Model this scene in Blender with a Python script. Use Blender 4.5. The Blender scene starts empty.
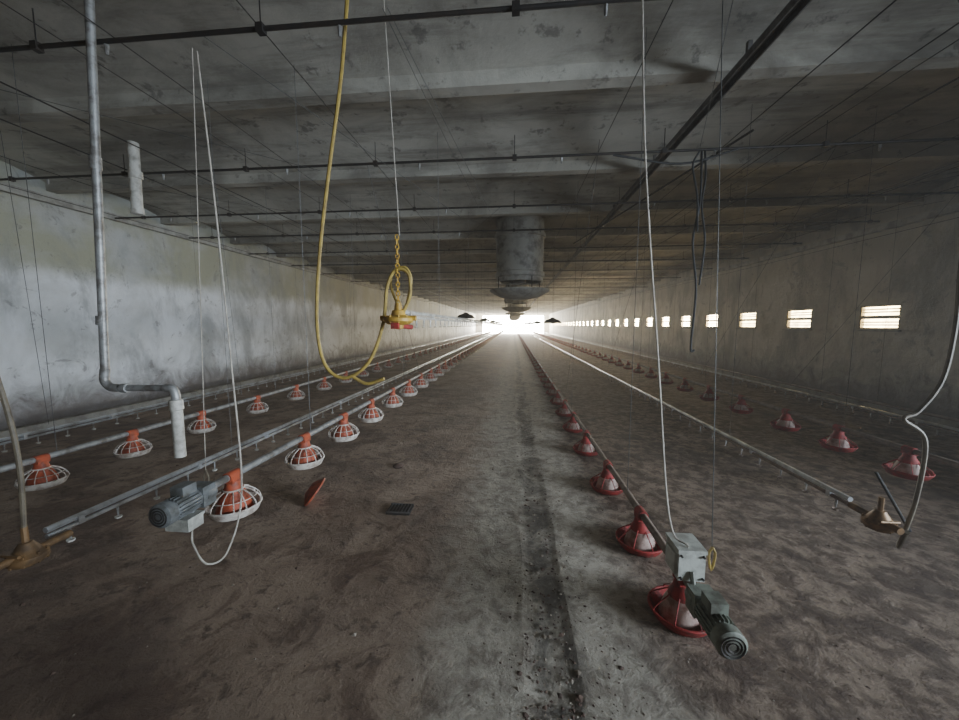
import bpy, math, random
from mathutils import Vector, Matrix
random.seed(7)
S=bpy.context.scene

# ---------------------------------------------------------------- materials
def nt(name):
    m=bpy.data.materials.new(name); m.use_nodes=True
    n=m.node_tree; b=n.nodes['Principled BSDF']; return m,n,b
def mixrgb(n,fac,a,b):
    x=n.nodes.new('ShaderNodeMix'); x.data_type='RGBA'
    for i,v in ((0,fac),(6,a),(7,b)):
        if hasattr(v,'links'): n.links.new(v,x.inputs[i])
        else: x.inputs[i].default_value = v if i==0 else (*v,1)
    return x.outputs[2]
def noise(n,scale,detail=6,rough=.6,vec=None,dist=0):
    t=n.nodes.new('ShaderNodeTexNoise'); t.inputs['Scale'].default_value=scale
    t.inputs['Detail'].default_value=detail; t.inputs['Roughness'].default_value=rough
    t.inputs['Distortion'].default_value=dist
    if vec: n.links.new(vec,t.inputs['Vector'])
    return t.outputs['Fac']
def ramp(n,src,p0,p1):
    r=n.nodes.new('ShaderNodeMapRange'); r.inputs[1].default_value=p0; r.inputs[2].default_value=p1
    r.interpolation_type='SMOOTHSTEP'
    n.links.new(src,r.inputs[0]); return r.outputs[0]
def math_(n,op,a,b=0):
    x=n.nodes.new('ShaderNodeMath'); x.operation=op
    for i,v in enumerate((a,b)):
        if hasattr(v,'links'): n.links.new(v,x.inputs[i])
        else: x.inputs[i].default_value=v
    return x.outputs[0]
def simple(name,c,c2=None,rough=.6,metal=0,scale=12,bump=.15):
    m,n,b=nt(name)
    g=n.nodes.new('ShaderNodeNewGeometry').outputs['Position']
    c2=c2 or tuple(v*.55 for v in c)
    f=noise(n,scale,5,.65,g)
    n.links.new(mixrgb(n,ramp(n,f,.4,.66),c,c2),b.inputs['Base Color'])
    b.inputs['Roughness'].default_value=rough; b.inputs['Metallic'].default_value=metal
    if bump:
        bp=n.nodes.new('ShaderNodeBump'); bp.inputs['Strength'].default_value=bump; bp.inputs['Distance'].default_value=.01
        n.links.new(noise(n,scale*6,3,.6,g),bp.inputs['Height']); n.links.new(bp.outputs[0],b.inputs['Normal'])
    return m
M={}
M['galv']=simple('galvanised_steel',(.40,.40,.39),(.2,.185,.165),.5,.5)
M['alu']=simple('aluminium_rail',(.62,.64,.66),(.36,.35,.33),.35,.7,6)
M['dark']=simple('dark_steel',(.03,.027,.025),(.045,.035,.028),.6,.2)
M['rustrail']=simple('rusty_track',(.13,.125,.12),(.07,.055,.045),.6,.3)
M['brownpipe']=simple('dusty_brown_pipe',(.25,.19,.15),(.14,.1,.08),.6,.1)
M['pvc']=simple('white_pvc',(.58,.56,.5),(.34,.31,.26),.5)
M['whitepl']=simple('white_plastic_dusty',(.66,.61,.54),(.36,.28,.22),.5,0,20)
M['orange']=simple('orange_red_plastic',(.44,.085,.034),(.22,.06,.034),.6,0,22)
M['red']=simple('red_plastic',(.36,.03,.025),(.17,.035,.027),.7,0,22)
M['pink']=simple('pale_plastic',(.50,.37,.31),(.25,.13,.1),.6,0,15)
M['hose']=simple('yellow_hose',(.42,.30,.07),(.26,.18,.055),.5)
M['yel']=simple('yellow_paint',(.56,.34,.045),(.32,.18,.04),.5)
M['brass']=simple('brown_brass',(.24,.14,.06),(.11,.07,.04),.5,.3)
M['tan']=simple('tan_hose',(.17,.14,.095),(.10,.08,.055),.6)
M['motor']=simple('grey_motor_paint',(.2,.21,.21),(.10,.10,.09),.5,.2)
M['green']=simple('green_grey_motor',(.24,.26,.21),(.12,.115,.09),.6,.1)
M['box']=simple('pale_grey_box',(.55,.56,.50),(.33,.32,.28),.5)
M['black']=simple('black_rubber',(.012,.012,.012),(.025,.025,.025),.7)
M['cord']=simple('white_cord',(.5,.46,.39),(.34,.3,.25),.8)
M['wire']=simple('steel_wire',(.1,.1,.095),(.06,.055,.05),.5,.3)
M['conc']=simple('grey_concrete',(.40,.39,.35),(.24,.225,.20),.9,0,5)
M['drum']=simple('grey_fibre_drum',(.38,.37,.33),(.17,.16,.145),.6,.1,4)
M['frame']=simple('window_frame',(.45,.4,.3),(.3,.26,.19),.6)
def glow(name,col,s):
    m,n,b=nt(name); b.inputs['Base Color'].default_value=(.8,.8,.8,1)
    g=n.nodes.new('ShaderNodeNewGeometry').outputs['Position']
    n.links.new(mixrgb(n,ramp(n,noise(n,6,3,.5,g),.35,.65),col,tuple(v*.5 for v in col)),b.inputs['Emission Color'])
    b.inputs['Emission Strength'].default_value=s; return m

def wallmat(name,base,dirt,upper,upz):
    m,n,b=nt(name); g=n.nodes.new('ShaderNodeNewGeometry').outputs['Position']
    sx=n.nodes.new('ShaderNodeSeparateXYZ'); n.links.new(g,sx.inputs[0])
    f=noise(n,.9,9,.62,g,.4); f2=noise(n,5,8,.7,g); f1=noise(n,2.2,10,.7,g,1.2)
    mp=n.nodes.new('ShaderNodeMapping'); mp.inputs['Scale'].default_value=(1,.7,.3); n.links.new(g,mp.inputs[0])
    st=noise(n,1.7,7,.7,mp.outputs[0],.3)
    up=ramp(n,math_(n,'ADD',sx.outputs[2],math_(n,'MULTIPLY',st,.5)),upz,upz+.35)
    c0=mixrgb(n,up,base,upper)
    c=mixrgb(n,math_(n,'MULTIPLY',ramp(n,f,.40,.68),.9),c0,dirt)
    c=mixrgb(n,math_(n,'MULTIPLY',ramp(n,st,.46,.66),.65),c,tuple(v*.5 for v in dirt))
    c=mixrgb(n,math_(n,'MULTIPLY',ramp(n,f1,.59,.63),.5),c,(.18,.17,.16))
    c=mixrgb(n,math_(n,'MULTIPLY',ramp(n,f2,.61,.65),.5),c,(.15,.14,.13))
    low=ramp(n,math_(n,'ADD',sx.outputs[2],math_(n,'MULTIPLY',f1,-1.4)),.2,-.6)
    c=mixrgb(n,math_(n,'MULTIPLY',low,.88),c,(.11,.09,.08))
    n.links.new(c,b.inputs['Base Color']); b.inputs['Roughness'].default_value=.85
    bp=n.nodes.new('ShaderNodeBump'); bp.inputs['Strength'].default_value=.4; bp.inputs['Distance'].default_value=.04
    n.links.new(math_(n,'ADD',f2,st),bp.inputs['Height']); n.links.new(bp.outputs[0],b.inputs['Normal'])
    return m
M['wall']=wallmat('limewash_lit_band',(.74,.76,.78),(.48,.49,.48),(.36,.355,.265),2.35)  # bluish-white lower band has side light painted in; olive upper part is wall colour
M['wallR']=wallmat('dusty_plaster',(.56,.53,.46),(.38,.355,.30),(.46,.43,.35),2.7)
def ceilmat():
    m,n,b=nt('ceiling_concrete'); g=n.nodes.new('ShaderNodeNewGeometry').outputs['Position']
    f=noise(n,.8,9,.65,g,.6); f2=noise(n,5,8,.7,g)
    mp=n.nodes.new('ShaderNodeMapping'); mp.inputs['Scale'].default_value=(.25,1.6,1); n.links.new(g,mp.inputs[0])
    st=noise(n,1.6,7,.7,mp.outputs[0],.3)
    c=mixrgb(n,ramp(n,f,.38,.68),(.48,.455,.39),(.27,.25,.21))
    c=mixrgb(n,math_(n,'MULTIPLY',ramp(n,st,.46,.66),.65),c,(.14,.128,.108))
    c=mixrgb(n,math_(n,'MULTIPLY',ramp(n,f2,.57,.65),.55),c,(.085,.077,.068))
    n.links.new(c,b.inputs['Base Color']); b.inputs['Roughness'].default_value=.9
    bp=n.nodes.new('ShaderNodeBump'); bp.inputs['Strength'].default_value=.4; bp.inputs['Distance'].default_value=.03
    n.links.new(f2,bp.inputs['Height']); n.links.new(bp.outputs[0],b.inputs['Normal']); return m
M['ceil']=ceilmat()
def floormat():
    m,n,b=nt('dirty_concrete_floor'); g=n.nodes.new('ShaderNodeNewGeometry').outputs['Position']
    sx=n.nodes.new('ShaderNodeSeparateXYZ'); n.links.new(g,sx.inputs[0]); X=sx.outputs[0]
    f=noise(n,1.3,10,.65,g,.5); f2=noise(n,9,10,.72,g,.3); f3=noise(n,38,6,.7,g); f0=noise(n,3,9,.7,g,.8); fl=noise(n,.75,8,.7,g,.6)
    Xn=math_(n,'ADD',X,math_(n,'MULTIPLY',math_(n,'SUBTRACT',f,.5),.6))
    left=mixrgb(n,ramp(n,f,.38,.65),(.34,.25,.18),(.21,.145,.10))
    left=mixrgb(n,math_(n,'MULTIPLY',ramp(n,f0,.48,.60),.7),left,(.12,.07,.046))
    left=mixrgb(n,math_(n,'MULTIPLY',ramp(n,fl,.46,.62),.6),left,(.085,.055,.042))
    left=mixrgb(n,math_(n,'MULTIPLY',ramp(n,f2,.54,.64),.7),left,(.07,.043,.031))
    right=mixrgb(n,ramp(n,f2,.42,.60),(.32,.24,.175),(.13,.088,.062))
    right=mixrgb(n,math_(n,'MULTIPLY',ramp(n,f0,.47,.60),.7),right,(.08,.052,.037))
    right=mixrgb(n,math_(n,'MULTIPLY',ramp(n,fl,.50,.64),.5),right,(.07,.048,.036))
    mid=mixrgb(n,ramp(n,f2,.40,.66),(.50,.45,.365),(.25,.21,.165))
    mid=mixrgb(n,math_(n,'MULTIPLY',ramp(n,f0,.52,.66),.5),mid,(.16,.12,.088))
    rightf=ramp(n,Xn,.45,.8)
    midf=ramp(n,Xn,-.60,-.10)
    c=mixrgb(n,midf,left,mid); c=mixrgb(n,rightf,c,right)
    gd=math_(n,'ABSOLUTE',math_(n,'SUBTRACT',Xn,.2)); 
    wet=math_(n,'MULTIPLY',ramp(n,gd,.15,.03),ramp(n,f0,.38,.56))
    c=mixrgb(n,math_(n,'MULTIPLY',wet,.75),c,(.06,.05,.042))
    c=mixrgb(n,math_(n,'MULTIPLY',ramp(n,f3,.66,.7),.4),c,(.42,.38,.33))
    n.links.new(c,b.inputs['Base Color']); 
    n.links.new(math_(n,'ADD',math_(n,'MULTIPLY',f2,.3),.62),b.inputs['Roughness'])
    bp=n.nodes.new('ShaderNodeBump'); bp.inputs['Strength'].default_value=.9; bp.inputs['Distance'].default_value=.03
    n.links.new(math_(n,'ADD',math_(n,'ADD',f2,f0),math_(n,'MULTIPLY',f3,.35)),bp.inputs['Height']); n.links.new(bp.outputs[0],b.inputs['Normal'])
    return m
M['floor']=floormat()

# ---------------------------------------------------------------- mesh builder
def basis(d):
    d=d.normalized(); a=Vector((0,0,1)) if abs(d.z)<.9 else Vector((1,0,0))
    u=d.cross(a).normalized(); return u,d.cross(u).normalized()
class MB:
    def __init__(s): s.v=[];s.f=[];s.m=[];s.mats=[]
    def mi(s,k):
        if k not in s.mats: s.mats.append(k)
        return s.mats.index(k)
    def tube(s,pts,r,mat,seg=8,caps=True):
        pts=[Vector(p) for p in pts]; mi=s.mi(mat); base=len(s.v); rs=r if isinstance(r,(list,tuple)) else [r]*len(pts)
        u=None
        for i,p in enumerate(pts):
            d=(pts[min(i+1,len(pts)-1)]-pts[max(i-1,0)])
            if d.length<1e-9: d=Vector((0,0,1))
            d.normalize()
            if u is None: u,_=basis(d)
            u=(u-d*u.dot(d)); u=u.normalized() if u.length>1e-6 else basis(d)[0]
            w=d.cross(u)
            for k in range(seg):
                a=2*math.pi*k/seg; s.v.append(p+(u*math.cos(a)+w*math.sin(a))*rs[i])
        for i in range(len(pts)-1):
            for k in range(seg):
                a=base+i*seg+k; b=base+i*seg+(k+1)%seg
                s.f.append((a,b,b+seg,a+seg)); s.m.append(mi)
        if caps:
            s.f.append(tuple(base+k for k in range(seg))[::-1]); s.m.append(mi)
            e=base+(len(pts)-1)*seg; s.f.append(tuple(e+k for k in range(seg))); s.m.append(mi)
    def box(s,c,size,mat,rot=None):
        mi=s.mi(mat); b=len(s.v); R=rot or Matrix.Identity(3)
        for x in(-.5,.5):
            for y in(-.5,.5):
                for z in(-.5,.5): s.v.append(Vector(c)+R@Vector((x*size[0],y*size[1],z*size[2])))
        for q in((0,1,3,2),(4,6,7,5),(0,4,5,1),(2,3,7,6),(0,2,6,4),(1,5,7,3)):
            s.f.append(tuple(b+i for i in q)); s.m.append(mi)
    def rev(s,prof,c,mat,seg=28,axis=Vector((0,0,1))):
        mi=s.mi(mat); c=Vector(c); base=len(s.v); u,w=basis(axis); ax=axis.normalized()
        for r,z in prof:
            for k in range(seg):
                a=2*math.pi*k/seg; s.v.append(c+ax*z+(u*math.cos(a)+w*math.sin(a))*max(r,.0004))
        for i in range(len(prof)-1):
            for k in range(seg):
                a=base+i*seg+k; b=base+i*seg+(k+1)%seg
                s.f.append((a,b,b+seg,a+seg)); s.m.append(mi)
    def torus(s,c,R,r,mat,seg=28,ss=6):
        s.rev([(R+r*math.cos(2*math.pi*i/ss),r*math.sin(2*math.pi*i/ss)) for i in range(ss+1)],c,mat,seg)
    def mesh(s,name,smooth=True):
        me=bpy.data.meshes.new(name); me.from_pydata([tuple(v) for v in s.v],[],s.f)
        for k in s.mats: me.materials.append(M[k])
        me.polygons.foreach_set('material_index',s.m)
        if smooth:
            me.polygons.foreach_set('use_smooth',[True]*len(s.f))
        me.update()
        if smooth:
            try: me.set_sharp_from_angle(angle=math.radians(40))
            except Exception: pass
        return me
    def obj(s,name,loc=(0,0,0),parent=None,smooth=True):
        o=bpy.data.objects.new(name,s.mesh(name,smooth)); o.location=loc; S.collection.objects.link(o)
        if parent: o.parent=parent
        return o
def empty(name,loc=(0,0,0)):
    e=bpy.data.objects.new(name,None); e.location=loc; e.empty_display_size=.1; S.collection.objects.link(e); return e
def smooth(pts,n=8):
    P=[Vector(p) for p in pts]; P=[P[0]*2-P[1]]+P+[P[-1]*2-P[-2]]; out=[]
    for i in range(1,len(P)-2):
        a,b,c,d=P[i-1:i+3]
        for k in range(n):
            t=k/n; out.append(.5*((2*b)+(c-a)*t+(2*a-5*b+4*c-d)*t*t+(-a+3*b-3*c+d)*t**3))
    out.append(P[-2]); return out

# ---------------------------------------------------------------- room shell
XL,XR,Y0,Y1,H=-6.8,6.5,-3.0,66.0,3.55
b=MB(); mi=b.mi('floor')
prof=[(XL-.2,0),(-3,0),(-.6,0),(.06,0),(.12,-.010),(.19,-.013),(.25,-.010),(.31,.0),(2.5,0),(XR+.2,0)]
ys=[Y0]+[1+i*.4 for i in range(-6,60)]+[30,45,Y1]
for y in ys:
    for i,(x,z) in enumerate(prof):
        j=random.uniform(-.014,.014) if 2<i<8 else 0
        b.v.append(Vector((x+j,y,z)))
n=len(prof)
for j in range(len(ys)-1):
    for i in range(n-1):
        a=j*n+i; b.f.append((a,a+1,a+1+n,a+n)); b.m.append(mi)
b.obj('floor',smooth=False)
b=MB()
def chunk(b,x,y,r,mat):
    base=len(b.v); mi=b.mi(mat)
    for k in range(5):
        a=k*1.257+random.uniform(-.4,.4); b.v.append(Vector((x+math.cos(a)*r*random.uniform(.6,1.2),y+math.sin(a)*r*random.uniform(.6,1.2),-.002)))
    b.v.append(Vector((x,y,r*random.uniform(.3,.6))))
    for k in range(5): b.f.append((base+k,base+(k+1)%5,base+5)); b.m.append(mi)
M['crumb']=simple('dry_litter',(.36,.31,.25),(.2,.16,.12),.9); M['mud']=simple('dark_litter',(.12,.075,.055),(.07,.045,.035),.9)
for i in range(5600):
    t=random.random()
    y=1.0+random.random()**1.8*10
    if t<.3: x=random.gauss(.2,.16); 
    elif t<.85: x=random.uniform(.3,5)
    else: x=random.uniform(-4,0)
    chunk(b,x,y,random.uniform(.003,.010)*(1+(random.random()<.08)),'crumb' if random.random()<.3 else 'mud')
b.obj('floor_litter',smooth=False)

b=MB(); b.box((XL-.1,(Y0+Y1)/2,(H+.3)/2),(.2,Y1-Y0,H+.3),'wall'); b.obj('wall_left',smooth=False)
WY=[7.1+1.82*i for i in range(31)]; WZ0,WZ1,WW=1.42,1.86,.74
DY0,DY1,DZ=-2.4,2.2,2.3
b=MB()
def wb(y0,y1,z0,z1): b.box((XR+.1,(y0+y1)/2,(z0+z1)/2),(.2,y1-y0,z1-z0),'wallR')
wb(Y0,DY0,0,H+.3); wb(DY0,DY1,DZ,H+.3); wb(DY0,DY1,0,1.2); wb(DY1,WY[0]-WW/2,0,H+.3)
for i,w in enumerate(WY):
    wb(w-WW/2,w+WW/2,0,WZ0); wb(w-WW/2,w+WW/2,WZ1,H+.3)
    nx=WY[i+1]-WW/2 if i+1<len(WY) else Y1
    wb(w+WW/2,nx,0,H+.3)
b.obj('wall_right',smooth=False)
def endwall(name,y,x0,x1,top):
    b=MB(); 
    for a,c,z0,z1 in ((XL,x0,0,H+.3),(x1,XR,0,H+.3),(x0,x1,top,H+.3)):
        b.box(((a+c)/2,y,(z0+z1)/2),(c-a,.2,z1-z0),'wallR')
    b.obj(name,smooth=False)
endwall('wall_back',Y1,-5.5,5.5,3.2)
endwall('wall_front',Y0-.1,-2.0,2.0,2.6)
b=MB(); mi=b.mi('ceil'); P=1.72; yb=[3.2+P*i for i in range(-4,37)]
for y in yb:
    b.box(((XL+XR)/2,y,H-.02),(XR-XL,.13,.16),'ceil')
for y in yb:
    base=len(b.v); N=8
    for i in range(N+1):
        t=i/N; z=H+.16*math.sin(math.pi*t)
        b.v.append(Vector((XL,y+P*t,z))); b.v.append(Vector((XR,y+P*t,z)))
    for i in range(N): a=base+2*i; b.f.append((a,a+1,a+3,a+2)); b.m.append(mi)
b.box(((XL+XR)/2,(Y0+Y1)/2,H+.34),(XR-XL+.4,Y1-Y0+4,.1),'ceil')
b.obj('ceiling',smooth=True)
b=MB(); b.box((XL+.04,(Y0+Y1)/2,3.32),(.08,Y1-Y0,.1),'conc'); b.obj('trim_1',smooth=False)
b=MB(); b.box((XR-.06,(Y0+Y1)/2,3.2),(.12,Y1-Y0,.1),'conc'); b.obj('trim_2',smooth=False)
b=MB(); b.box((XL+.05,(Y0+Y1)/2,.05),(.1,Y1-Y0,.1),'conc'); b.obj('baseboard_left',smooth=False)
b=MB(); b.box((XR-.05,(DY1+Y1)/2,.05),(.1,Y1-DY1,.1),'conc'); b.obj('baseboard_right',smooth=False)

def area(name,loc,rot,sx,sy,power,col,spread=180,parent=None):
    L=bpy.data.lights.new(name,'AREA'); L.shape='RECTANGLE'; L.size=sx; L.size_y=sy; L.energy=power; L.color=col
    L.spread=math.radians(spread)
    o=bpy.data.objects.new(name,L); o.location=loc; o.rotation_euler=rot; S.collection.objects.link(o)
    if parent: o.parent=parent
    return o
# windows: frame, mullion, slats and a bright frosted pane
bf=MB()
w,h=WW,WZ1-WZ0
for z in(-h/2+.015,h/2-.015): bf.box((0,0,z),(.05,w,.035),'frame')
bf.box((0,0,.0),(.05,w,.06),'frame')
for y in(-w/2+.015,w/2-.015): bf.box((0,y,0),(.05,.04,h),'frame')
for z in(-.14,-.09,.09,.14): bf.box((.02,0,z),(.03,w-.06,.012),'frame',Matrix.Rotation(.5,3,'Y'))
bf.box((-.03,0,-h/2-.02),(.12,w+.06,.03),'conc')
fm=bf.mesh('window_frame',False)
panes=[]
for k,s in enumerate((24,60,120,200,270,350,430,500)):
    M[f'pane{k}']=glow(f'lit_frosted_pane_{k}',(1,.80,.42) if k==0 else (1,.83,.52),s)
    q=MB(); mi=q.mi(f'pane{k}')
    q.v+=[Vector((.07,-w/2,-h/2)),Vector((.07,w/2,-h/2)),Vector((.07,w/2,h/2)),Vector((.07,-w/2,h/2))]; q.f.append((3,2,1,0)); q.m.append(mi)
    panes.append(q.mesh('pane',False))
for i,y in enumerate(WY):
    o=bpy.data.objects.new(f'window_{i+1}',fm); o.location=(XR+.03,y,(WZ0+WZ1)/2); S.collection.objects.link(o)
    k=0 if i<3 else min(7,1+(i-3)//2)
    pn=bpy.data.objects.new('pane',panes[k]); pn.parent=o; S.collection.objects.link(pn)
# glowing plane added in place of daylight through the open far door
M['end_glow']=glow('end_daylight_glow',(1,.96,.84),210)
q=MB(); mi=q.mi('end_glow')
q.v+=[Vector((-5.5,Y1-.12,0)),Vector((5.5,Y1-.12,0)),Vector((5.5,Y1-.12,3.2)),Vector((-5.5,Y1-.12,3.2))]; q.f.append((0,1,2,3)); q.m.append(mi)
q.obj('far_door_glow',smooth=False)

# ---------------------------------------------------------------- feeder pans
def pan(kind):
    b=MB()
    ring,cone,spoke,top=('whitepl','orange','whitepl','orange') if kind=='L' else ('red','pink','red','red')
    R=.162 if kind=='L' else .168
    b.rev([(0,.0),(.11,0),(.14,.012),(R-.006,.045),(R,.06),(R-.004,.066),(R-.014,.06),(.135,.03),(.1,.014),(0,.014)],(0,0,0),ring)
    b.torus((0,0,.064),R-.003,.007,ring)
    b.rev([(.115,.012),(.11,.03),(.09,.1),(.072,.14),(.06,.15)],(0,0,0),cone)
    b.rev([(.072,.138),(.066,.165),(.05,.19),(.042,.23),(.0,.232)],(0,0,0),top,20)
    if kind=='L':
        for k in range(14):
            a=2*math.pi*k/14; c,s=math.cos(a),math.sin(a)
            pts=smooth([(c*(R-.004),s*(R-.004),.066),(c*.15,s*.15,.10),(c*.11,s*.11,.145),(c*.06,s*.06,.172)],3)
            b.tube(pts,.0042,spoke,5)
        b.torus((0,0,.172),.06,.007,spoke,20)
        b.torus((0,0,.118),.135,.003,spoke)
    else:
        for k in range(8):
            a=2*math.pi*k/8+.2; c,s=math.cos(a),math.sin(a)
            pts=smooth([(c*(R-.004),s*(R-.004),.066),(c*.15,s*.15,.09),(c*.1,s*.1,.13),(c*.055,s*.055,.165)],3)
            b.tube(pts,.004,spoke,5)
        b.torus((0,0,.163),.058,.007,spoke,20)
    b.box((0,0,.245),(.07,.09,.05),top); b.tube([(0,-.05,.262),(0,.05,.262)],.034,top,12)
    return b
panL=pan('L').mesh('feeder_pan_white'); panR=pan('R').mesh('feeder_pan_red')
def feeder(x,z,ys,me,pipemat,y_start,kind,near=9,sc=1):
    e=empty('feeder_line',(x,y_start,z+.262*sc))
    b=MB(); b.tube([(0,0,0),(0,Y1-1-y_start,0)],.0225,pipemat,10); b.obj('auger_tube',parent=e)
    b=MB()
    y=y_start+1.2
    while y<40:
        b.tube([(0,y-y_start,.02),(random.uniform(-.02,.02),y-y_start,3.5-z-.262)],.0022,'wire',4); y+=2.6
    b.obj('suspension_cords',parent=e)
    for i,yy in enumerate(ys):
        if i<near:
            o=bpy.data.objects.new('feeder_pan',me); S.collection.objects.link(o); o.location=(x,yy,z)
        else:
            o=bpy.data.objects.new(f'pan_{i+1}',me); S.collection.objects.link(o); o.parent=e; o.location=(0,yy-y_start,-.262*sc)
        o.scale=(sc,sc,sc)
    return e
def seq(first,step): 
    l=list(first)
    while l[-1]<Y1-3: l.append(l[-1]+step)
    return l
feeder(-1.68,.36,seq([1.95,2.70,3.38,4.08,4.85],.78),panL,'galv',1.6,'L',sc=.90)
feeder(-3.52,.29,seq([2.30,2.95,3.7,4.6,5.5],.88),panL,'galv',1.2,'L',sc=.82)
feeder(.87,.0,seq([1.80,2.4,3.25,4.2,5.1],.88),panR,'brownpipe',1.5,'R',sc=.92)
feeder(3.27,.25,seq([3.2,3.85,4.55,5.4],.85),panR,'brownpipe',2.6,'R',sc=.85)

# ---------------------------------------------------------------- drinker lines
def drinker(x,z,y0,pipe,rail,name='drinker_line',cords=True,step=.25,L=.07,y1=Y1-1):
    e=empty(name,(x,y0,z)); D=y1-y0
    b=MB(); b.tube([(0,0,0),(0,D,0)],.013,pipe,8)
    b.tube([(-.004,0,.036),(-.004,D,.036)],.017,rail,6)
    y=.15
    while y<D and y<40:
        b.box((0,y,.018),(.034,.03,.05),rail)
        y+=.8 if y<15 else 1.6
    b.obj('pipe_and_rail',parent=e)
    b=MB(); y=.1
    while y<min(D,26):
        b.tube([(0,y,-.01),(0,y,-.03),(0,y,-L)],[.007,.007,.004],'galv',5)
        b.rev([(.016,-.012),(.02,0),(.014,-.002),(.004,-.01)],(0,y,-L-.004),'brownpipe' if pipe=='brownpipe' else 'pvc',7)
        y+=step
    b.obj('nipples',parent=e)
    if cords:
        b=MB(); y=1.3
        while y<38: b.tube([(0,y,.04),(0,y,3.5-z)],.002,'wire',4); y+=2.6
        b.obj('suspension_cords',parent=e)
    return e
drinker(-2.5,.36,1.62,'alu','alu')
drinker(-4.9,.36,1.35,'alu','alu')
drinker(2.15,.36,2.40,'brownpipe','alu')
drinker(4.7,.36,2.0,'brownpipe','alu')
drinker(-.80,1.56,2.6,'pvc','pvc',cords=True)
b=MB(); b.tube([(5.6,2,.3),(5.6,Y1-1,.3)],.022,'brownpipe',8)
for y in range(3,40,3): b.tube([(5.6,y,.3),(5.6,y,3.4)],.002,'wire',4)
b.obj('auger_pipe')

def endunit(name,x,y,z,hosepts,hmat,bmat='brass'):
    e=empty(name,(x,y,z)); b=MB()
    b.rev([(0,-.05),(.06,-.048),(.075,-.03),(.075,-.005),(.055,.01),(.04,.035),(.025,.06),(0,.065)],(0,0,0),bmat,20)
    for k in range(8):
        a=k*math.pi/4; b.tube([(.066*math.cos(a),.066*math.sin(a),-.045),(.066*math.cos(a),.066*math.sin(a),.012)],.006,bmat,6)
    b.tube([(0,0,.0),(0,.18,.0)],.02,bmat,10); b.tube([(0,-.12,-.0),(0,0,-.0)],.02,bmat,10)
    b.tube([(0,0,.05),(0,0,.14)],.014,bmat,8)
    b.tube([(-.05,-.06,.02),(.05,-.06,.02)],.008,bmat,6)
    b.obj('regulator_body',parent=e)
    b=MB(); b.tube(smooth([Vector(p)-Vector((x,y,z)) for p in hosepts]),.011,hmat,8); b.obj('hose',parent=e)
endunit('drinker_pressure_regulator',-2.44,1.50,.35,[(-2.44,1.5,.46),(-2.42,1.5,.8),(-2.45,1.5,1.1),(-2.55,1.5,1.5),(-2.8,1.55,2.0),(-3.1,1.7,3.45)],'tan')
endunit('drinker_pressure_regulator',2.15,2.22,.36,[(2.18,2.1,.36),(2.25,2.2,.22),(2.31,2.2,.5),(2.32,2.2,.85),(2.20,2.2,.97),(2.27,2.2,1.02),(2.37,2.2,1.2),(2.40,2.2,1.5),(2.39,2.2,1.9),(2.42,2.2,2.7),(2.45,2.2,3.5)],'tan')
# ---------------------------------------------------------------- gear motors
def motor(name,x,y,z,body,boxm,cable,loc=1,yaw=0):
    e=empty(name,(x,y,z)); b=MB(); ax=Vector((0,-1,0))
    b.rev([(0,0),(.052,0),(.055,.01),(.055,.06),(.04,.075),(.04,.085)],(0,.02,0),body,20,ax)
    b.box((0,-.03,.0),(.1,.08,.11),body)
    b.rev([(.0,.07),(.048,.07),(.05,.08),(.05,.215),(.046,.225)],(0,0,0),body,24,ax)
    for k in range(20):
        a=2*math.pi*k/20; R=Matrix.Rotation(a,3,'Y'); b.box(R@Vector((0,0,.053))+Vector((0,-.145,0)),(.004,.12,.014),body,R)
    b.rev([(.052,.215),(.06,.22),(.06,.262),(.05,.27),(.0,.27)],(0,0,0),body,24,ax)
    for r in(.015,.028,.041): 
        b.rev([(r,.271),(r+.006,.274),(r+.006,.271)],(0,0,0),'dark',20,ax)
    b.obj('gearmotor',parent=e)
    b=MB(); b.box((loc*.0,-.13,.075),(.07,.08,.05),body); b.obj('terminal_box',parent=e)
    c=MB()
    if loc>0:
        c.box((-.02,.10,.12),(.12,.14,.14),boxm); c.box((-.02,.10,.197),(.13,.15,.016),boxm); c.box((-.085,.1,.12),(.012,.1,.1),'box')
        c.tube([(-.02,.03,.1),(-.02,.0,.03)],.012,body,8)
        for dx,dz in((-.07,.065),(.03,.065),(-.07,.175),(.03,.175)): c.tube([(dx,.02,dz),(dx,.032,dz)],.006,'dark',6)
    else:
        c.box((-.02,-.12,-.11),(.13,.09,.055),boxm); c.box((-.02,-.12,-.076),(.14,.1,.014),boxm); c.tube([(0,-.1,-.09),(0,-.08,-.03)],.012,body,8)
    c.obj('switch_box',parent=e)
    b=MB(); b.tube(smooth([Vector(p)-Vector((x,y,z)) for p in cable]),.0048,'cord',7); b.obj('power_cable',parent=e)
motor('feeder_drive_motor',-1.68,1.76,.585,'motor','box',[(-1.66,1.64,.44),(-1.62,1.60,.38),(-1.55,1.60,.28),(-1.50,1.68,.31),(-1.50,1.8,.6),(-1.64,1.95,1.3),(-1.80,2.1,2.2),(-1.98,2.25,3.2)],-1)
motor('feeder_drive_motor',.87,1.65,.242,'green','box',[(.84,1.70,.45),(.78,1.78,.55),(.74,1.9,1.3),(.68,2.05,2.4),(.67,2.2,3.48)],1)

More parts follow.
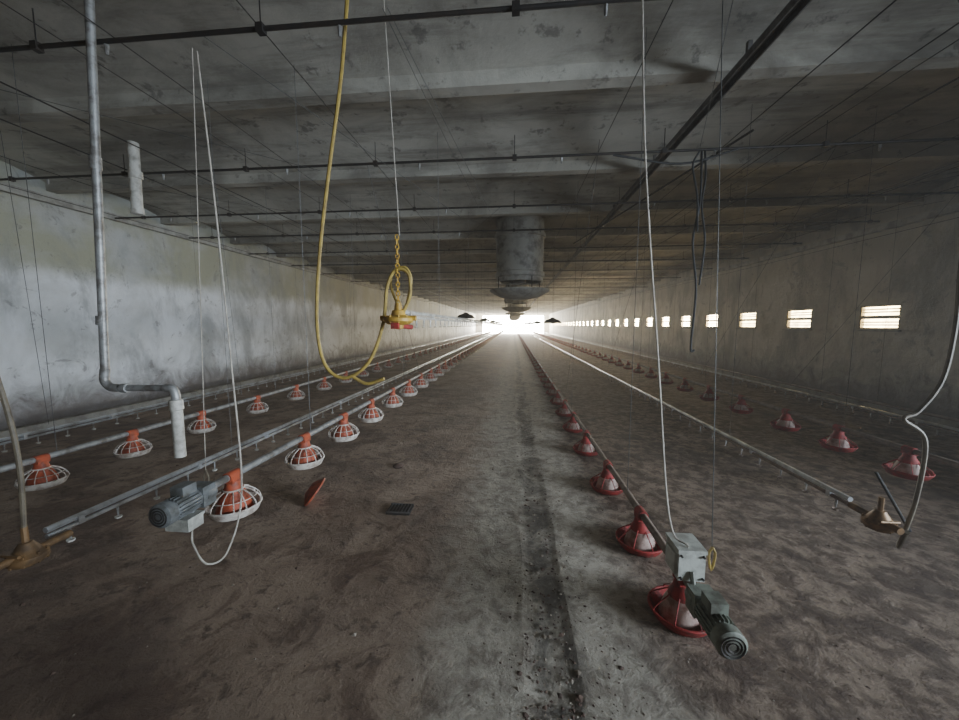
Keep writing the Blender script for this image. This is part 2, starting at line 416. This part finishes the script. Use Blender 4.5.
# ---------------------------------------------------------------- overhead pipes
for y in (2.25,4.1,5.7,7.1,8.8,10.6,12.4,14.6,18,21.8,27):
    b=MB(); z=3.3; b.tube([(XL+.05,y,z),(XR-.15,y,z)],.014 if y<9 else .018,'dark',8)
    x=XL+.6
    while x<XR-.2:
        b.tube([(x,y,z),(x,y,H-.02)],.004,'dark',5); b.box((x,y,z+.0),(.045,.045,.05),'dark')
        if y<9: b.tube([(x+.5,y,z-.02),(x+.5,y,z-.08)],[.014,.008],'galv',6)
        x+=1.55
    b.obj('overhead_cross_pipe')
b=MB(); y0=Y0
b.box((1.65,(Y0+Y1)/2,3.40),(.075,Y1-Y0-.2,.012),'rustrail'); b.box((1.615,(Y0+Y1)/2,3.375),(.01,Y1-Y0-.2,.05),'rustrail'); b.box((1.685,(Y0+Y1)/2,3.375),(.01,Y1-Y0-.2,.05),'rustrail')
y=1.2
while y<50: b.box((1.65,y,3.45),(.03,.03,.1),'rustrail'); y+=1.72
b.obj('ceiling_track')
b=MB(); b.box((-.82,(Y0+2.1)/2,3.36),(.08,2.1-Y0,.06),'dark'); b.tube([(-.82,0,3.36),(-.82,0,3.6)],.02,'dark');b.obj('ceiling_rail')
b=MB()
for x,z,r in((-4.6,3.34,.006),(-3.9,3.34,.006),(-3.0,3.38,.003),(-2.6,3.36,.003),(-1.6,3.36,.003),(.9,3.36,.003),(2.2,3.38,.004),(2.7,3.34,.004),(2.95,3.40,.003),(3.3,3.34,.006),(4.3,3.34,.003),(4.75,3.25,.004),(5.2,3.36,.004),(5.6,3.25,.004),(-5.6,3.34,.004),(-6.2,3.2,.004),(6.2,3.0,.004)):
    b.tube([(x,Y0+.1,z),(x,Y1-.2,z)],r*1.15,'dark',5)
b.obj('winch_cables')
b=MB()
for p,q in(((-1.95,2.25,3.3),(-.6,4.1,2.7)),((-.8,2.3,3.4),(-.45,4.8,3.0)),((-.77,2.3,3.4),(-.30,4.6,2.9)),((2.4,3.6,3.2),(1.6,6.5,2.5)),((2.6,3.4,3.3),(1.2,6.8,2.4)),((5.7,4.1,3.2),(2.2,6,2.9)),((-3.9,4.1,3.3),(-2.5,6.4,2.6)),
  ((.87,4.0,3.4),(.87,5.9,.4)),((2.15,5.8,3.3),(2.15,8.4,.5)),((3.27,4.2,3.3),(3.27,6.6,.6)),((4.7,4.1,3.3),(4.7,6.5,.5)),((5.9,5.7,3.2),(3.4,7.6,3.0)),((-2.5,5.7,3.3),(-2.5,8.3,.5)),((-1.65,4.1,3.3),(-1.65,6.2,.7)),((1.1,2.0,3.4),(1.9,4.1,3.3)),((4.9,2.4,3.4),(2.6,5.7,3.25)),
  ((-4.9,3.2,3.35),(-4.9,3.3,.45)),((-3.5,4.1,3.3),(-3.5,4.3,.6)),((-5.4,4.1,3.3),(-3.2,5.7,3.25)),((-4.3,2.25,3.3),(-2.2,4.1,3.25)),((-.2,5.7,3.3),(-1.6,8.8,3.2))):
    b.tube([p,q],.0026,'wire',4)
b.obj('pull_wires')
b=MB(); b.tube([(2.35,4.0,3.42),(1.25,7.9,3.2)],.012,'dark',8); b.obj('slanting_conduit')
# ---------------------------------------------------------------- downpipe left
e=empty('water_downpipe',(-2.7,2.2,1.1))
def rel(pts): return [Vector(p)-Vector((-2.7,2.2,1.1)) for p in pts]
b=MB(); b.tube(rel([(-2.63,2.2,3.52),(-2.78,2.2,1.2)]),.024,'galv',12)
b.tube(smooth(rel([(-2.78,2.2,1.2),(-2.79,2.2,1.12),(-2.75,2.2,1.075),(-2.68,2.2,1.07)]),5),.027,'galv',12)
b.tube(rel([(-2.68,2.2,1.07),(-2.33,2.2,1.075)]),.022,'galv',12)
b.tube(rel([(-2.66,2.2,1.07),(-2.62,2.2,1.07)]),.032,'galv',10)
b.tube(smooth(rel([(-2.34,2.2,1.075),(-2.29,2.2,1.07),(-2.27,2.2,1.03),(-2.27,2.2,.98)]),5),.028,'galv',12)
b.tube(rel([(-2.77,2.2,1.5),(-2.765,2.2,1.56)]),.031,'galv',10); b.tube(rel([(-2.7,2.2,2.5),(-2.696,2.2,2.58)]),.031,'galv',10)
b.obj('galvanised_pipe',parent=e)
b=MB(); b.rev([(.026,1.0-1.1),(.04,.995-1.1),(.042,.93-1.1),(.034,.925-1.1),(.034,.6-1.1),(.028,.6-1.1),(.028,.98-1.1)],(.43,0,0),'pvc',20); b.obj('outlet_sleeve',parent=e)
b=MB(); b.tube([(-4.4,4.0,3.6),(-4.42,4.0,2.82)],.055,'pvc',16); b.tube([(-4.4,4,3.2),(-4.4,4,3.28)],.066,'pvc',16); b.tube([(-4.42,4,2.86),(-4.42,4,2.8)],.064,'pvc',16)
b.obj('vent_stub_pipe')
# ---------------------------------------------------------------- yellow hose and regulator
k=.9
def K(x,z): return Vector((x*k,2.34,1.5+(z-1.5)*k))
e=empty('water_pressure_regulator',K(-.84,1.55)); o0=K(-.84,1.55)
b=MB(); 
b.rev([(0,-.075),(.03,-.07),(.035,-.045),(.07,-.04),(.1,-.02),(.1,.0),(.085,.012),(.05,.02),(.04,.05),(.028,.055),(.02,.1),(0,.1)],(0,0,0),'yel',22)
for q in range(10):
    a=q*math.pi/5; b.tube([(.088*math.cos(a),.088*math.sin(a),-.03),(.088*math.cos(a),.088*math.sin(a),.018)],.007,'yel',6)
b.tube([(-.12,0,0),(.12,0,.0)],.018,'yel',10); b.tube([(.0,0,-.05),(.06,.1,-.06)],.016,'red',8); b.box((0,-.07,-.05),(.05,.03,.04),'red')
b.obj('regulator_body',parent=e)
b=MB(); pts=[K(*p)-o0 for p in((-1.15,3.74),(-1.22,3.2),(-1.33,2.61),(-1.43,2.0),(-1.47,1.5),(-1.42,1.2),(-1.27,1.10),(-1.08,1.22),(-.96,1.5),(-.92,1.78),(-.85,1.9),(-.76,1.87),(-.75,1.72),(-.80,1.6))]
b.tube(smooth(pts),.012,'hose',8); 
b.tube(smooth([K(-.96,1.1)-o0,K(-1.1,1.06)-o0,K(-1.22,1.12)-o0]),.012,'hose',8)
pts=[Vector(p) for p in((.0,0,.08),(-.05,.02,.2),(-.04,.02,.3),(.05,.0,.33),(.09,0,.25),(.06,0,.1))]
b.tube(smooth(pts),.009,'hose',8); b.obj('yellow_hose',parent=e)
b=MB(); z=.1; i=0
top=K(-.82,2.14)-o0
while z<top.z:
    R=Matrix.Rotation(i*math.pi/2,3,'Z')
    ring=[R@Vector((.012*math.cos(a),0,.02*math.sin(a)))+Vector((0,0,z)) for a in [j*math.pi/4 for j in range(9)]]
    b.tube(ring,.004,'yel',5,False); z+=.03; i+=1
b.tube([top,(-.05,0,3.5-o0.z)],.003,'cord',5); b.obj('chain',parent=e)
# ---------------------------------------------------------------- chimney fans
def chimney(x,y,s=1):
    e=empty('exhaust_chimney_fan',(x,y,2.4)); b=MB()
    b.rev([(.50,1.25),(.50,.98),(.53,.97),(.53,.9),(.50,.89),(.49,.2),(.52,.18),(.52,.1),(.49,.08),(.485,0),(.45,0),(.45,1.2)],(0,0,0),'drum',36); b.obj('duct',parent=e)
    b=MB()
    for q in range(4):
        a=q*math.pi/2+.5; b.tube([(.49*math.cos(a),.49*math.sin(a),.1),(.5*math.cos(a),.5*math.sin(a),-.22)],.012,'dark',6)
    b.rev([(0,-.02),(.1,-.03),(.13,-.06),(.13,-.14),(0,-.14)],(0,0,.12),'dark',20)
    for q in range(6):
        a=q*math.pi/3; R=Matrix.Rotation(a,3,'Z')@Matrix.Rotation(.5,3,'X'); b.box(R@Vector((.26,0,0))+Vector((0,0,.06)),(.36,.14,.008),'dark',R)
    b.obj('fan_and_struts',parent=e)
    b=MB(); b.rev([(0,-.36),(.2,-.355),(.42,-.31),(.60,-.21),(.635,-.17),(.63,-.155),(.58,-.18),(.4,-.27),(.0,-.32)],(0,0,0),'conc',36); b.obj('deflector_bowl',parent=e)
for y in(7.8,15.5,23,31,39,47): chimney(.13,y)
def brooder(x,y,z):
    b=MB(); b.rev([(.0,.11),(.05,.11),(.07,.08),(.18,.04),(.25,-.03),(.25,-.045),(.17,.02),(.07,.05),(0,.055)],(0,0,0),'rustrail',28)
    b.rev([(.0,-.06),(.05,-.06),(.07,-.02),(.05,.03)],(0,0,0),'rustrail',16)
    b.tube([(0,0,.08),(0,0,3.46-z)],.004,'wire',5); b.obj('gas_brooder_heater',(x,y,z))
for y in(9.5,16,23,30):
    brooder(-1.25,y,1.72); brooder(1.1,y+.8,1.6)
# ---------------------------------------------------------------- cables hanging on the right
b=MB(); q=Vector((1.9,4.05,3.27))
b.tube(smooth([(0,0,0),(.01,0,-.5),(-.03,.02,-.9),(.02,0,-1.4),(0,0,-2.0),(.04,0,-2.04)],6),.011,'black',6)
b.tube(smooth([(.03,0,0),(.06,.02,-.25),(.03,0,-.55),(.08,0,-.9),(.05,0,-1.35)],6),.010,'black',6)
b.tube(smooth([(-.02,0,0),(-.08,.0,-.15),(-.02,0,-.45),(-.0,0,-.8)],6),.010,'black',6)
b.tube(smooth([(-.9,-.1,-.05),(-.2,.0,-.12),(.35,0,.0)],6),.011,'black',6)
b.obj('hanging_electric_cables',q)
b=MB(); b.tube([(-.13,0,3.5),(.0,0,.36)],.0022,'wire',5); b.tube(smooth([(.0,0,.42),(-.015,0,.38),(.0,.0,.3),(.015,0,.38),(.0,0,.42)],4),.006,'hose',6); b.obj('suspension_wire',(.98,1.76,0))
b=MB(); b.tube([(.18,-.05,3.3),(.14,-.04,2.6),(0,0,.42)],.0028,'cord',5)
b.tube(smooth([(0,0,.42),(-.02,0,.36),(0,0,.30),(.02,0,.36),(0,0,.42)],4),.006,'tan',6); b.obj('lift_cord',(-2.28,2.4,0))
b=MB(); b.tube([(2.32,2.22,.30),(2.18,2.30,.62)],.008,'dark',8); b.obj('lever_rod')
# ---------------------------------------------------------------- floor objects
b=MB(); b.box((0,0,.008),(.19,.14,.016),'dark')
for i in range(7): b.box((-.078+i*.026,0,.019),(.009,.12,.008),'rustrail')
b.box((0,.066,.02),(.19,.01,.01),'rustrail'); b.box((0,-.066,.02),(.19,.01,.01),'rustrail')
b.obj('floor_drain_grate',(-.9,2.72,0),smooth=False)
b=MB(); ax=Vector((.72,.25,-.6)).normalized()
b.rev([(.125,-.012),(.13,0),(.115,.008),(.085,.03),(.055,.05),(.0,.052),(.05,.044),(.08,.024),(.11,.0),(.125,-.012)],(0,0,.10),'orange',24,-ax)
b.obj('fallen_pan_cone',(-1.66,2.78,.0))
b=MB(); b.rev([(0,.0),(.05,.0),(.06,.015),(.04,.03),(0,.035)],(0,0,0),'mud',9); b.obj('dung_clump',(-1.2,3.6,0))

# ---------------------------------------------------------------- light and dusty air
W=bpy.data.worlds.new('World'); S.world=W; W.use_nodes=True; wn=W.node_tree
bg=wn.nodes['Background']; sky=wn.nodes.new('ShaderNodeTexSky'); sky.sky_type='HOSEK_WILKIE'
sky.sun_direction=(.3,.5,.8); wn.links.new(sky.outputs[0],bg.inputs[0]); bg.inputs[1].default_value=.15
v=wn.nodes.new('ShaderNodeVolumeScatter'); v.inputs['Density'].default_value=.0085; v.inputs['Anisotropy'].default_value=.5
v.inputs['Color'].default_value=(1,.97,.92,1)
wn.links.new(v.outputs[0],wn.nodes['World Output'].inputs['Volume'])
area('front_fill',(0,Y0-.05,1.3),(math.radians(90),0,0),3.9,2.5,3.5,(1,.84,.66))  # unseen lamp behind the camera, added as gentle fill for the foreground
area('side_wall_fill',(XR+.08,(DY0+DY1)/2,1.75),(0,math.radians(87),math.radians(-26)),1.0,4.4,150,(.74,.86,1),58)  # unseen lamp and wall gap, added to throw cool light on the left wall
c=bpy.data.cameras.new('camera'); c.lens=13.51; c.sensor_width=36; c.clip_start=.05; c.clip_end=300
co=bpy.data.objects.new('camera',c); co.location=(0,0,1.5); co.rotation_euler=(math.radians(90-5.55),0,math.radians(5.3))
S.collection.objects.link(co); S.camera=co
